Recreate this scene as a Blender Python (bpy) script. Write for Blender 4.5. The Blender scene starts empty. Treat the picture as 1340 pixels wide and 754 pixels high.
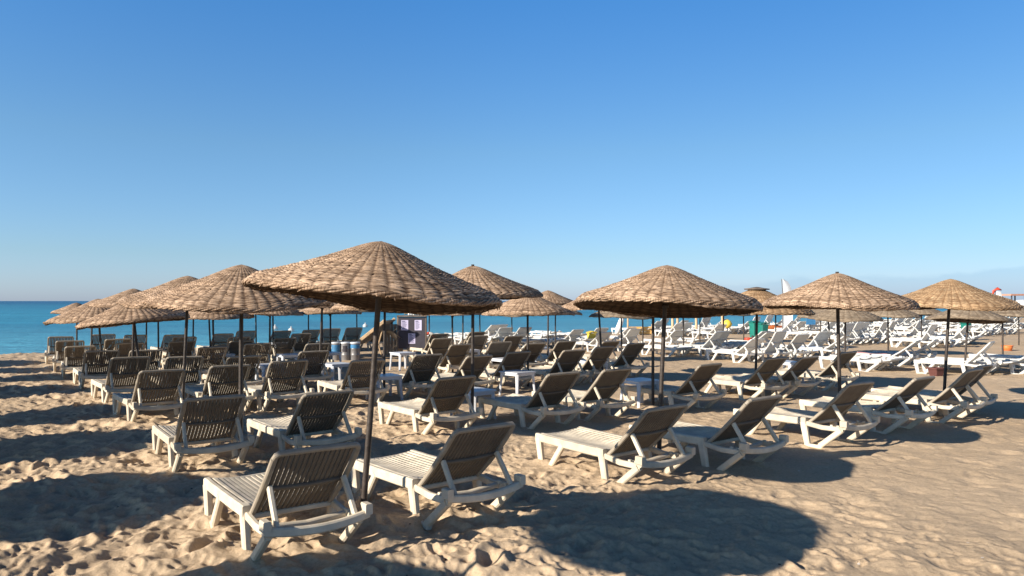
import bpy, math, random
import numpy as np

random.seed(7)
RNG = np.random.default_rng(11)
scene = bpy.context.scene
COL = scene.collection
R = math.radians
CAM_H = 1.75
FPX = 950.0            # focal length in photo pixels (photo 1340 wide), horizon row 394


# ------------------------------------------------------------------ layout
def ab(a, b):
    """beach coordinates (a along the shore, b towards the sea) -> world x, y"""
    return (.8 * a - .6 * b, .6 * a + .8 * b)


def xy_ab(x, y):
    return (.8 * x + .6 * y, -.6 * x + .8 * y)


def px_b(px, b):
    rx = (px - 670) / FPX
    Y = b / (.8 - .6 * rx)
    return (rx * Y, Y)


def px_ground(px, py):
    Y = FPX * CAM_H / (py - 394.0)
    return ((px - 670) * Y / FPX, Y)


HEAD_ROT = math.atan2(-.8, .6)     # loungers: head end away from the sea


# ------------------------------------------------------------------ object helpers
def tag(o, label=None, cat=None, group=None, kind=None):
    if label: o['label'] = label
    if cat: o['category'] = cat
    if group: o['group'] = group
    if kind: o['kind'] = kind
    return o


def empty(name, loc, rot=(0, 0, 0)):
    o = bpy.data.objects.new(name, None)
    o.empty_display_size = .1
    COL.objects.link(o)
    o.location = loc
    o.rotation_euler = rot
    return o


class MB:
    def __init__(self):
        self.v = []; self.f = []; self.m = []

    def add(self, vs, fs, mi=0):
        n = len(self.v)
        self.v += [tuple(p) for p in vs]
        self.f += [tuple(i + n for i in f) for f in fs]
        self.m += [mi] * len(fs)

    def beam(self, pts, w, h, up=(0, 0, 1), mi=0, ch=.22, taper=None):
        """chamfered rectangular section swept along pts (w sideways, h along up)"""
        P = [np.array(p, float) for p in pts]
        up = np.array(up, float)
        n = len(P); c = ch * min(w, h)
        prof = [(-w/2+c, -h/2), (w/2-c, -h/2), (w/2, -h/2+c), (w/2, h/2-c),
                (w/2-c, h/2), (-w/2+c, h/2), (-w/2, h/2-c), (-w/2, -h/2+c)]
        vs = []
        for i in range(n):
            if i == 0: t = P[1] - P[0]
            elif i == n - 1: t = P[-1] - P[-2]
            else:
                t1 = P[i] - P[i-1]; t2 = P[i+1] - P[i]
                t1 /= np.linalg.norm(t1); t2 /= np.linalg.norm(t2)
                t = t1 + t2
            t /= np.linalg.norm(t)
            s = np.cross(t, up); s /= max(np.linalg.norm(s), 1e-6)
            u = np.cross(s, t)
            k = 1.0
            if 0 < i < n - 1:
                k = 1.0 / max(.6, math.cos(math.acos(max(-1, min(1, float(t1 @ t2)))) / 2))
            tp = taper[i] if taper else 1.0
            for a_, b_ in prof:
                vs.append(P[i] + s * a_ * tp + u * b_ * tp * k)
        fs = []
        for i in range(n - 1):
            for j in range(8):
                a_ = i*8 + j; b_ = i*8 + (j+1) % 8
                fs.append((a_, b_, b_ + 8, a_ + 8))
        fs.append(tuple(range(7, -1, -1)))
        fs.append(tuple((n-1)*8 + j for j in range(8)))
        self.add(vs, fs, mi)

    def tube(self, pts, r, seg=10, mi=0, rads=None):
        P = [np.array(p, float) for p in pts]; n = len(P); vs = []
        for i in range(n):
            t = P[min(i+1, n-1)] - P[max(i-1, 0)]
            t /= np.linalg.norm(t)
            ref = np.array((1., 0, 0)) if abs(t[0]) < .8 else np.array((0, 1., 0))
            s = np.cross(t, ref); s /= np.linalg.norm(s); u = np.cross(s, t)
            rr = rads[i] if rads else r
            for k in range(seg):
                th = 2*math.pi*k/seg
                vs.append(P[i] + s*rr*math.cos(th) + u*rr*math.sin(th))
        fs = [(i*seg+k, i*seg+(k+1) % seg, (i+1)*seg+(k+1) % seg, (i+1)*seg+k) for i in range(n-1) for k in range(seg)]
        fs.append(tuple(range(seg-1, -1, -1)))
        fs.append(tuple((n-1)*seg+k for k in range(seg)))
        self.add(vs, fs, mi)

    def lathe(self, prof, seg=16, mi=0, c=(0, 0, 0)):
        """prof: (r, z) list from bottom to top"""
        vs = []
        for r, z in prof:
            for k in range(seg):
                th = 2*math.pi*k/seg
                vs.append((c[0]+r*math.cos(th), c[1]+r*math.sin(th), c[2]+z))
        n = len(prof)
        fs = [(i*seg+k, i*seg+(k+1) % seg, (i+1)*seg+(k+1) % seg, (i+1)*seg+k) for i in range(n-1) for k in range(seg)]
        fs.append(tuple(range(seg-1, -1, -1)))
        fs.append(tuple((n-1)*seg+k for k in range(seg)))
        self.add(vs, fs, mi)

    def box(self, c, s, mi=0, ch=.12, rz=0):
        c = np.array(c, float); hx = s[0] / 2
        d = np.array((math.cos(rz)*hx, math.sin(rz)*hx, 0))
        self.beam([c - d, c + d], s[1], s[2], mi=mi, ch=ch)

    def mesh(self, name, mats, smooth=False):
        me = bpy.data.meshes.new(name)
        me.from_pydata(self.v, [], self.f)
        for m in (mats if isinstance(mats, (list, tuple)) else [mats]):
            me.materials.append(m)
        me.polygons.foreach_set('material_index', self.m)
        if smooth:
            me.polygons.foreach_set('use_smooth', [True]*len(self.f))
        me.update()
        return me

    def build(self, name, mats, parent=None, smooth=False):
        return link_mesh(name, self.mesh(name, mats, smooth), parent)


def link_mesh(name, me, parent=None):
    o = bpy.data.objects.new(name, me)
    COL.objects.link(o)
    if parent: o.parent = parent
    return o


# ------------------------------------------------------------------ materials
def new_mat(name):
    m = bpy.data.materials.new(name); m.use_nodes = True
    nt = m.node_tree
    b = nt.nodes['Principled BSDF']
    return m, nt, b


def node(nt, t, **kw):
    n = nt.nodes.new(t)
    for k, v in kw.items():
        if k in n.inputs: n.inputs[k].default_value = v
        else: setattr(n, k, v)
    return n


def ramp(nt, stops):
    n = nt.nodes.new('ShaderNodeValToRGB')
    el = n.color_ramp.elements
    while len(el) < len(stops): el.new(.5)
    for e, (p, c) in zip(el, stops):
        e.position = p; e.color = (*c, 1) if len(c) == 3 else c
    return n


def simple(name, col, rough=.5, var=.18, scale=6.0, bump=0.0, bscale=60, spec=.4, metal=0):
    """a plain material mottled by two octaves of grime"""
    m, nt, b = new_mat(name)
    L = nt.links.new
    tc = node(nt, 'ShaderNodeTexCoord')
    nz = node(nt, 'ShaderNodeTexNoise', Scale=scale, Detail=6.0, Roughness=.65)
    L(tc.outputs['Object'], nz.inputs['Vector'])
    oi = node(nt, 'ShaderNodeObjectInfo')
    dark = tuple(c*(1-var) for c in col); lite = tuple(min(1, c*(1+var*.5)) for c in col)
    rp = ramp(nt, [(.3, dark), (.7, lite)])
    L(nz.outputs['Fac'], rp.inputs['Fac'])
    ov = node(nt, 'ShaderNodeMapRange'); L(oi.outputs['Random'], ov.inputs['Value']); ov.inputs['To Min'].default_value = .86; ov.inputs['To Max'].default_value = 1.08
    hs = node(nt, 'ShaderNodeHueSaturation'); L(rp.outputs['Color'], hs.inputs['Color']); L(ov.outputs[0], hs.inputs['Value'])
    L(hs.outputs['Color'], b.inputs['Base Color'])
    b.inputs['Roughness'].default_value = rough
    b.inputs['Specular IOR Level'].default_value = spec
    b.inputs['Metallic'].default_value = metal
    if bump:
        n2 = node(nt, 'ShaderNodeTexNoise', Scale=bscale, Detail=3.0)
        L(tc.outputs['Object'], n2.inputs['Vector'])
        bp = node(nt, 'ShaderNodeBump', Strength=bump, Distance=.01)
        L(n2.outputs['Fac'], bp.inputs['Height'])
        L(bp.outputs['Normal'], b.inputs['Normal'])
    return m


M = {}
M['cream'] = simple('cream_plastic', (.64, .56, .435), .5, .25, 5, .06)
M['seat'] = simple('seat_plastic', (.58, .51, .40), .55, .36, 5, .08)
M['taupe'] = simple('taupe_plastic', (.155, .126, .095), .6, .3, 6, .08)  # slats and border: shading of the backrests put into two darker tones
M['border'] = simple('border_plastic', (.34, .29, .225), .55, .25, 6, .06)
M['white'] = simple('white_plastic', (.80, .79, .76), .4, .10, 4)
def let_light_through(m, k, col):
    nt = m.node_tree; b = nt.nodes['Principled BSDF']; out = [n for n in nt.nodes if n.type == 'OUTPUT_MATERIAL'][0]
    t = node(nt, 'ShaderNodeBsdfTranslucent', Color=(*col, 1)); mx = node(nt, 'ShaderNodeMixShader'); mx.inputs[0].default_value = k
    nt.links.new(b.outputs[0], mx.inputs[1]); nt.links.new(t.outputs[0], mx.inputs[2]); nt.links.new(mx.outputs[0], out.inputs['Surface'])


let_light_through(M['white'], .32, (.85, .84, .80))
M['table'] = simple('table_plastic', (.62, .64, .68), .35, .10, 4)
M['pole'] = simple('pole_paint', (.055, .042, .034), .5, .65, 11, .3, 40)
M['wood'] = simple('grey_wood', (.17, .13, .10), .8, .4, 9, .3, 40)
M['barewood'] = simple('weathered_wood', (.30, .24, .18), .85, .35, 9, .3, 40)
M['tanwood'] = simple('tan_wood', (.55, .38, .22), .75, .3, 9, .2, 40)
M['ochre'] = simple('ochre_wood', (.70, .42, .13), .7, .25, 8)
M['slate'] = simple('slate_board', (.05, .045, .058), .7, .25, 5)
M['paper'] = simple('notice_paper', (.62, .58, .78), .6, .05, 5)
M['ink'] = simple('ink', (.05, .05, .12), .7, .1)
M['cloth'] = simple('white_cloth', (.82, .82, .80), .8, .08, 4, .1, 12)
M['tan_cloth'] = simple('sand_cloth', (.50, .42, .32), .85, .15, 4, .1, 12)
M['blue'] = simple('blue_label', (.05, .20, .40), .5, .3, 7)
M['steel'] = simple('galvanised_steel', (.24, .235, .24), .45, .25, 6, 0, 60, .5, .3)
M['teal'] = simple('teal_plastic', (.012, .17, .135), .45, .2, 5)
M['red'] = simple('red_plastic', (.55, .07, .04), .5, .2, 5)
M['orange'] = simple('orange_plastic', (.78, .22, .06), .5, .15, 5)
M['yellow'] = simple('yellow_plastic', (.75, .55, .07), .45, .12, 5)
M['brick'] = simple('terracotta', (.13, .048, .04), .7, .25, 6)
M['towel'] = simple('blue_towel', (.42, .52, .70), .95, .25, 14, .3, 80)
M['pink'] = simple('pink_towel', (.75, .42, .40), .95, .2, 14, .3, 80)
M['dark'] = simple('dark_paint', (.05, .05, .055), .6, .2)
M['roof'] = simple('clay_roof', (.50, .27, .19), .8, .2)


def wicker(name, c0, c1, c2, dark):
    """strands coloured one by one from the polar attribute (stake phase, row)"""
    m, nt, b = new_mat(name); L = nt.links.new
    at = node(nt, 'ShaderNodeAttribute', attribute_name='polar')
    sp = node(nt, 'ShaderNodeSeparateXYZ'); L(at.outputs['Vector'], sp.inputs[0])
    oi = node(nt, 'ShaderNodeObjectInfo')
    fl = node(nt, 'ShaderNodeMath', operation='FLOOR'); L(sp.outputs['Y'], fl.inputs[0])
    # strands last about a seventh of a turn, start shifted from row to row
    sh = node(nt, 'ShaderNodeMath', operation='MULTIPLY'); L(fl.outputs[0], sh.inputs[0]); sh.inputs[1].default_value = .377
    ad = node(nt, 'ShaderNodeMath', operation='MULTIPLY_ADD'); L(sp.outputs['X'], ad.inputs[0]); ad.inputs[1].default_value = .31; L(sh.outputs[0], ad.inputs[2])
    f2 = node(nt, 'ShaderNodeMath', operation='FLOOR'); L(ad.outputs[0], f2.inputs[0])
    cb = node(nt, 'ShaderNodeCombineXYZ'); L(fl.outputs[0], cb.inputs[0]); L(f2.outputs[0], cb.inputs[1]); L(oi.outputs['Random'], cb.inputs[2])
    wn = node(nt, 'ShaderNodeTexWhiteNoise', noise_dimensions='3D'); L(cb.outputs[0], wn.inputs['Vector'])
    rp = ramp(nt, [(0, c0), (.45, c1), (.8, c2), (1, tuple(c*.55 for c in c1))])
    L(wn.outputs['Value'], rp.inputs['Fac'])
    # weathering patches
    tc = node(nt, 'ShaderNodeTexCoord')
    nz = node(nt, 'ShaderNodeTexNoise', Scale=5.0, Detail=5.0, Roughness=.7); L(tc.outputs['Object'], nz.inputs['Vector'])
    r2 = ramp(nt, [(.36, (.62, .60, .58)), (.62, (1.08, 1.06, 1.03))]); L(nz.outputs['Fac'], r2.inputs['Fac'])
    mx = node(nt, 'ShaderNodeMix', data_type='RGBA', blend_type='MULTIPLY'); mx.inputs[0].default_value = 1
    L(rp.outputs['Color'], mx.inputs[6]); L(r2.outputs['Color'], mx.inputs[7])
    # fine fibre streaks along the strand
    mp = node(nt, 'ShaderNodeMapping'); mp.inputs['Scale'].default_value = (1.6, 5, 1); L(at.outputs['Vector'], mp.inputs['Vector'])
    n2 = node(nt, 'ShaderNodeTexNoise', Scale=1.0, Detail=3.0); L(mp.outputs[0], n2.inputs['Vector'])
    r3 = ramp(nt, [(.35, (.7, .68, .66)), (.6, (1.05, 1.05, 1.05))]); L(n2.outputs['Fac'], r3.inputs['Fac'])
    m2 = node(nt, 'ShaderNodeMix', data_type='RGBA', blend_type='MULTIPLY'); m2.inputs[0].default_value = 1
    L(mx.outputs[2], m2.inputs[6]); L(r3.outputs['Color'], m2.inputs[7])
    # groove shade painted in: dark lines at the stakes, between the strand bundles
    fr = node(nt, 'ShaderNodeMath', operation='FRACT'); L(sp.outputs['X'], fr.inputs[0])
    pp = node(nt, 'ShaderNodeMath', operation='PINGPONG'); L(sp.outputs['X'], pp.inputs[0]); pp.inputs[1].default_value = .5
    r4 = ramp(nt, [(.0, (1, 1, 1)), (.2, (0, 0, 0))]); L(pp.outputs[0], r4.inputs['Fac'])
    g4 = node(nt, 'ShaderNodeMath', operation='MULTIPLY'); L(r4.outputs['Color'], g4.inputs[0]); g4.inputs[1].default_value = .72
    m3 = node(nt, 'ShaderNodeMix', data_type='RGBA'); L(g4.outputs[0], m3.inputs[0]); L(m2.outputs[2], m3.inputs[6]); m3.inputs[7].default_value = (*dark, 1)
    # crease darkness painted in here and there, as gaps between two rods
    py = node(nt, 'ShaderNodeMath', operation='PINGPONG'); L(sp.outputs['Y'], py.inputs[0]); py.inputs[1].default_value = .5
    n5 = node(nt, 'ShaderNodeTexNoise', Scale=1.0, Detail=2.0)
    mp5 = node(nt, 'ShaderNodeMapping'); mp5.inputs['Scale'].default_value = (1.5, .95, 1); L(at.outputs['Vector'], mp5.inputs['Vector']); L(mp5.outputs[0], n5.inputs['Vector'])
    th = node(nt, 'ShaderNodeMapRange'); L(n5.outputs['Fac'], th.inputs['Value']); th.inputs['From Min'].default_value = .46; th.inputs['From Max'].default_value = .72; th.inputs['To Min'].default_value = .0; th.inputs['To Max'].default_value = .22
    lt = node(nt, 'ShaderNodeMath', operation='LESS_THAN'); L(py.outputs[0], lt.inputs[0]); L(th.outputs[0], lt.inputs[1])
    m5 = node(nt, 'ShaderNodeMix', data_type='RGBA'); L(lt.outputs[0], m5.inputs[0]); L(m3.outputs[2], m5.inputs[6]); m5.inputs[7].default_value = (*tuple(c*1.1 for c in dark), 1)
    L(m5.outputs[2], b.inputs['Base Color'])
    b.inputs['Roughness'].default_value = .8
    b.inputs['Specular IOR Level'].default_value = .2
    bp = node(nt, 'ShaderNodeBump', Strength=.35, Distance=.006); L(n2.outputs['Fac'], bp.inputs['Height'])
    L(bp.outputs['Normal'], b.inputs['Normal'])
    return m


M['wicker'] = wicker('wicker', (.27, .18, .118), (.48, .34, .23), (.67, .49, .35), (.07, .04, .025))
M['wicker_inside'] = wicker('wicker_inside_shaded', (.07, .042, .026), (.10, .062, .038), (.15, .10, .065), (.04, .025, .016))  # inner skin: the canopy's underside shade is put into a darker colour
M['wicker_gold'] = wicker('golden_wicker', (.32, .205, .115), (.48, .325, .19), (.60, .43, .265), (.13, .07, .035))
M['wicker_grey'] = wicker('grey_wicker', (.26, .205, .15), (.33, .265, .195), (.38, .31, .23), (.13, .095, .065))


def sand_material():
    m, nt, b = new_mat('sand'); L = nt.links.new
    tc = node(nt, 'ShaderNodeTexCoord')
    n1 = node(nt, 'ShaderNodeTexNoise', Scale=.35, Detail=6.0, Roughness=.6); L(tc.outputs['Object'], n1.inputs['Vector'])
    r1 = ramp(nt, [(.3, (.495, .372, .247)), (.7, (.58, .443, .302))]); L(n1.outputs['Fac'], r1.inputs['Fac'])
    n2 = node(nt, 'ShaderNodeTexNoise', Scale=38.0, Detail=6.0, Roughness=.75); L(tc.outputs['Object'], n2.inputs['Vector'])
    r2 = ramp(nt, [(.3, (.68, .66, .64)), (.52, (1, 1, 1)), (.72, (1.16, 1.16, 1.16))]); L(n2.outputs['Fac'], r2.inputs['Fac'])
    mx = node(nt, 'ShaderNodeMix', data_type='RGBA', blend_type='MULTIPLY'); mx.inputs[0].default_value = .8
    L(r1.outputs['Color'], mx.inputs[6]); L(r2.outputs['Color'], mx.inputs[7])
    # scattered pale shell bits and dark pebbles
    vo = node(nt, 'ShaderNodeTexVoronoi', Scale=9.0); L(tc.outputs['Object'], vo.inputs['Vector'])
    lt = node(nt, 'ShaderNodeMath', operation='LESS_THAN'); L(vo.outputs['Distance'], lt.inputs[0]); lt.inputs[1].default_value = .09
    sc = node(nt, 'ShaderNodeSeparateColor'); L(vo.outputs['Color'], sc.inputs[0])
    gt = node(nt, 'ShaderNodeMath', operation='GREATER_THAN'); L(sc.outputs[0], gt.inputs[0]); gt.inputs[1].default_value = .86
    mu = node(nt, 'ShaderNodeMath', operation='MULTIPLY'); L(lt.outputs[0], mu.inputs[0]); L(gt.outputs[0], mu.inputs[1])
    rr = ramp(nt, [(.45, (.10, .075, .06)), (.55, (.68, .62, .55))]); rr.color_ramp.interpolation = 'CONSTANT'
    L(sc.outputs[1], rr.inputs['Fac'])
    m2 = node(nt, 'ShaderNodeMix', data_type='RGBA'); L(mu.outputs[0], m2.inputs[0]); L(mx.outputs[2], m2.inputs[6]); L(rr.outputs['Color'], m2.inputs[7])
    L(m2.outputs[2], b.inputs['Base Color'])
    b.inputs['Roughness'].default_value = .95
    b.inputs['Specular IOR Level'].default_value = .12
    n3 = node(nt, 'ShaderNodeTexNoise', Scale=22.0, Detail=9.0, Roughness=.75); L(tc.outputs['Object'], n3.inputs['Vector'])
    bp = node(nt, 'ShaderNodeBump', Strength=.5, Distance=.03); L(n3.outputs['Fac'], bp.inputs['Height'])
    n4 = node(nt, 'ShaderNodeTexNoise', Scale=150.0, Detail=4.0, Roughness=.8); L(tc.outputs['Object'], n4.inputs['Vector'])
    b2 = node(nt, 'ShaderNodeBump', Strength=.35, Distance=.006); L(n4.outputs['Fac'], b2.inputs['Height']); L(bp.outputs['Normal'], b2.inputs['Normal'])
    L(b2.outputs['Normal'], b.inputs['Normal'])
    return m


def sea_material():
    m, nt, b = new_mat('sea_water'); L = nt.links.new
    tc = node(nt, 'ShaderNodeTexCoord')
    mp = node(nt, 'ShaderNodeMapping'); mp.inputs['Rotation'].default_value = (0, 0, R(-36.87)); mp.inputs['Scale'].default_value = (.35, 1, 1)
    L(tc.outputs['Object'], mp.inputs['Vector'])
    n0 = node(nt, 'ShaderNodeTexNoise', Scale=.035, Detail=5.0, Roughness=.6); L(mp.outputs[0], n0.inputs['Vector'])
    r0 = ramp(nt, [(.36, (.012, .155, .27)), (.62, (.04, .29, .42))]); L(n0.outputs['Fac'], r0.inputs['Fac'])
    # wind streaks
    mps = node(nt, 'ShaderNodeMapping'); mps.inputs['Rotation'].default_value = (0, 0, R(-30)); mps.inputs['Scale'].default_value = (.05, .42, 1); L(tc.outputs['Object'], mps.inputs['Vector'])
    ns = node(nt, 'ShaderNodeTexNoise', Scale=1.0, Detail=6.0, Roughness=.7); L(mps.outputs[0], ns.inputs['Vector'])
    rs_ = ramp(nt, [(.34, (.66, .72, .76)), (.5, (1, 1, 1)), (.68, (1.3, 1.25, 1.2))]); L(ns.outputs['Fac'], rs_.inputs['Fac'])
    mss = node(nt, 'ShaderNodeMix', data_type='RGBA', blend_type='MULTIPLY'); mss.inputs[0].default_value = 1; L(r0.outputs['Color'], mss.inputs[6]); L(rs_.outputs['Color'], mss.inputs[7])
    # shallow water over sand is paler: depth grows with the distance from the shore
    sp = node(nt, 'ShaderNodeSeparateXYZ'); L(tc.outputs['Object'], sp.inputs[0])
    xx = node(nt, 'ShaderNodeMath', operation='MULTIPLY'); L(sp.outputs['X'], xx.inputs[0]); xx.inputs[1].default_value = -.6
    bb = node(nt, 'ShaderNodeMath', operation='MULTIPLY_ADD'); L(sp.outputs['Y'], bb.inputs[0]); bb.inputs[1].default_value = .8; L(xx.outputs[0], bb.inputs[2])
    mr = node(nt, 'ShaderNodeMapRange'); L(bb.outputs[0], mr.inputs['Value'])
    mr.inputs['From Min'].default_value = 30; mr.inputs['From Max'].default_value = 75; mr.inputs['To Min'].default_value = .5; mr.inputs['To Max'].default_value = 0
    mx = node(nt, 'ShaderNodeMix', data_type='RGBA'); L(mr.outputs[0], mx.inputs[0]); L(mss.outputs[2], mx.inputs[6]); mx.inputs[7].default_value = (.16, .44, .54, 1)
    m4 = node(nt, 'ShaderNodeMapRange'); L(bb.outputs[0], m4.inputs['Value'])
    m4.inputs['From Min'].default_value = 90; m4.inputs['From Max'].default_value = 700
    mx2 = node(nt, 'ShaderNodeMix', data_type='RGBA'); L(m4.outputs[0], mx2.inputs[0]); L(mx.outputs[2], mx2.inputs[6]); mx2.inputs[7].default_value = (.011, .105, .21, 1)
    L(mx2.outputs[2], b.inputs['Base Color'])
    b.inputs['Roughness'].default_value = .35
    b.inputs['Specular IOR Level'].default_value = .18
    n1 = node(nt, 'ShaderNodeTexNoise', Scale=.9, Detail=6.0, Roughness=.65); L(mp.outputs[0], n1.inputs['Vector'])
    bp = node(nt, 'ShaderNodeBump', Strength=.9, Distance=.5); L(n1.outputs['Fac'], bp.inputs['Height'])
    L(bp.outputs['Normal'], b.inputs['Normal'])
    return m


M['sand'] = sand_material()
M['sea'] = sea_material()


# ------------------------------------------------------------------ sand
def hash2(ix, iy, s):
    h = (ix.astype(np.int64) * 374761393 + iy.astype(np.int64) * 668265263 + s * 2147483647) & 0xffffffff
    h = ((h ^ (h >> 13)) * 1274126177) & 0xffffffff
    h = ((h ^ (h >> 16)) * 2246822519) & 0xffffffff
    return ((h ^ (h >> 15)) & 0xffffff) / float(0xffffff)


def vnoise(x, y, s):
    ix = np.floor(x); iy = np.floor(y); fx = x - ix; fy = y - iy
    fx = fx*fx*fx*(fx*(fx*6-15)+10); fy = fy*fy*fy*(fy*(fy*6-15)+10)
    a = hash2(ix, iy, s); b = hash2(ix+1, iy, s); c = hash2(ix, iy+1, s); d = hash2(ix+1, iy+1, s)
    return (a*(1-fx) + b*fx)*(1-fy) + (c*(1-fx) + d*fx)*fy


def fbm(x, y, s, octv=4, gain=.5):
    t = 0; amp = 1; tot = 0
    for o in range(octv):
        t = t + amp*(vnoise(x*2**o + 17.3*o, y*2**o - 9.1*o, s+o) - .5); tot += amp; amp *= gain
    return t / tot


def base_height(x, y):
    b = -.6*x + .8*y
    z = .05*fbm(x*.16, y*.16, 3, 2)
    t = np.clip((b - 27.5) / 4.0, 0, None)
    return z*np.clip(1 - t, 0, 1) - .16*np.minimum(t, 1)**1.4 - .05*np.clip(b - 31.5, 0, 60)


def prints(x, y, cell, s, depth, size):
    """trodden dents with a pushed-up rim, jittered on a grid"""
    z = np.zeros_like(x)
    gx = np.floor(x/cell); gy = np.floor(y/cell)
    for dx in (-1, 0, 1):
        for dy in (-1, 0, 1):
            cx = gx + dx; cy = gy + dy
            px_ = (cx + .5 + .95*(hash2(cx, cy, s) - .5))*cell
            py_ = (cy + .5 + .95*(hash2(cx, cy, s+1) - .5))*cell
            th = hash2(cx, cy, s+2)*6.283
            on = hash2(cx, cy, s+3)
            k = size*(.7 + .6*hash2(cx, cy, s+4))
            u = (x-px_)*np.cos(th) + (y-py_)*np.sin(th); v = -(x-px_)*np.sin(th) + (y-py_)*np.cos(th)
            q = (u/(k*1.55))**2 + (v/(k*.8))**2
            d = depth*(.35 + .65*hash2(cx, cy, s+5))
            z = z + np.where(on < .8, d*(-.5*np.exp(-q*q*1.1) - .5*np.exp(-q*1.5) + .5*np.exp(-(np.sqrt(q) - 1.4)**2*5.5)), 0)
    return z


def creases(x, y, cell, s):
    """sparse narrow scuffs, all dragged roughly the same way"""
    z = np.zeros_like(x); gx = np.floor(x/cell); gy = np.floor(y/cell)
    for dx in (-1, 0, 1):
        for dy in (-1, 0, 1):
            cx = gx + dx; cy = gy + dy
            qx = (cx + hash2(cx, cy, s))*cell; qy = (cy + hash2(cx, cy, s+1))*cell
            th = -1.0 + 1.1*(hash2(cx, cy, s+2) - .5); k = .5 + hash2(cx, cy, s+4)
            u = (x-qx)*np.cos(th) + (y-qy)*np.sin(th); v = -(x-qx)*np.sin(th) + (y-qy)*np.cos(th)
            g = np.exp(-(u/(.085*k))**2)
            z = z + np.where(hash2(cx, cy, s+3) < .5, -.017*k*g*np.where(v < 0, np.exp(-(v/.014)**2), np.exp(-(v/.13)**2)), 0)
    return z


def rough_mask(x, y):
    a = .8*x + .6*y; b = -.6*x + .8*y
    # trodden hard around and left of the rows, smoother on the open strip at the right
    m = np.clip(1.12 - .19*(a - 2.2) + .018*np.clip(b - 6, 0, 20), .22, 1.1)
    m = m*(.75 + .7*(fbm(x*.28, y*.28, 71, 2) + .25))
    return np.clip(m, .16, 1.15)


def sand_height(x, y):
    r = np.sqrt(x*x + y*y)
    fade = np.clip(1.25 - r/70.0, .0, 1)
    m = rough_mask(x, y)
    wx = x + .12*fbm(x*1.3, y*1.3, 201, 2); wy = y + .12*fbm(x*1.3, y*1.3, 207, 2)
    z = base_height(x, y)
    lump = .085*fbm(wx*1.8, wy*1.8, 31, 4, .5) - .050*(np.abs(fbm(wx*2.4, wy*2.4, 37, 3, .5))*2 - .3)
    pr = prints(wx, wy, .42, 41, .046, .105) + prints(wx, wy, .26, 53, .021, .058)
    small = prints(wx, wy, .15, 77, .011, .034) + prints(wx + 3.3, wy + 1.7, .21, 87, .012, .042)
    fine = .010*fbm(x*15, y*15, 61, 4, .65) + .010*(np.abs(fbm(wx*5.5, wy*5.5, 131, 3, .55)) - .12)
    for (px_, py_) in POLES[:10]:       # sand heaped round the feet of the nearest poles
        d2 = (x-px_)**2 + (y-py_)**2
        z = z + .06*np.exp(-d2/.03)
    for (px_, py_) in LEGS:             # and against the feet of the front loungers
        d2 = (x-px_)**2 + (y-py_)**2
        z = z + .030*np.exp(-d2/.012)
    fl = np.clip((m - .2)/.5, 0, 1)      # 0 on the swept strip at the right, 1 where it is trodden
    return z + fade*(1.15*m*lump + (.10 + .98*np.clip(m*1.1 - .1, 0, 1))*pr + (.22 + 1.0*fl)*small + (.35 + 1.0*fl)*fine + (1 - .6*fl)*creases(wx, wy, .33, 301))


def build_ground():
    ang_f = np.linspace(R(90+46), R(90-46), 860)
    ang_c = np.linspace(R(90-46), R(90-46) - (2*math.pi - R(92)), 120)[1:-1]
    ang = np.concatenate([ang_f, ang_c])
    rs = [.4]
    while rs[-1] < 9000:
        r = rs[-1]
        if r < 3: d = .12
        elif r < 9: d = .016
        elif r < 40: d = .016*(r/9)**1.75
        else: d = .016*(40/9)**1.75*(r/40)**1.9 if r < 150 else r*.12
        rs.append(r + d)
    rs = np.array(rs)
    nr, na = len(rs), len(ang)
    A, Rr = np.meshgrid(ang, rs)
    X = (Rr*np.cos(A)).ravel(); Y = (Rr*np.sin(A)).ravel()
    Z = sand_height(X, Y)
    Z = np.where(Rr.ravel() > 400, np.minimum(Z, -.3), Z)
    # land continues to the right of the bay, the sea bed keeps low at the left
    co = np.empty((nr*na + 1, 3), np.float32)
    co[:-1, 0] = X; co[:-1, 1] = Y; co[:-1, 2] = Z
    co[-1] = (0, 0, float(base_height(np.array([0.]), np.array([0.]))[0]))
    i = np.arange(nr-1)[:, None]*na; j = np.arange(na)[None, :]; j2 = (np.arange(na)[None, :]+1) % na
    q = np.stack([i+j, i+j2, i+na+j2, i+na+j], -1).reshape(-1, 4)[:, ::-1]
    tri = np.stack([np.full(na, nr*na), (np.arange(na)+1) % na, np.arange(na)], -1)[:, ::-1]
    me = bpy.data.meshes.new('beach_sand')
    me.vertices.add(len(co)); me.vertices.foreach_set('co', co.ravel())
    nl = q.size + tri.size
    me.loops.add(nl); me.loops.foreach_set('vertex_index', np.concatenate([q.ravel(), tri.ravel()]).astype(np.int32))
    me.polygons.add(len(q)+len(tri))
    st = np.concatenate([np.arange(len(q))*4, q.size + np.arange(len(tri))*3]).astype(np.int32)
    me.polygons.foreach_set('loop_start', st)
    me.polygons.foreach_set('use_smooth', np.ones(len(q)+len(tri), bool))
    me.update(calc_edges=True); me.validate()
    me.materials.append(M['sand'])
    o = link_mesh('beach_sand', me)
    tag(o, kind='structure')
    nv = me.polygons[0].normal.z
    if nv < 0: me.flip_normals()
    return o



def gz(x, y):
    return float(base_height(np.array([float(x)]), np.array([float(y)]))[0])


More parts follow.
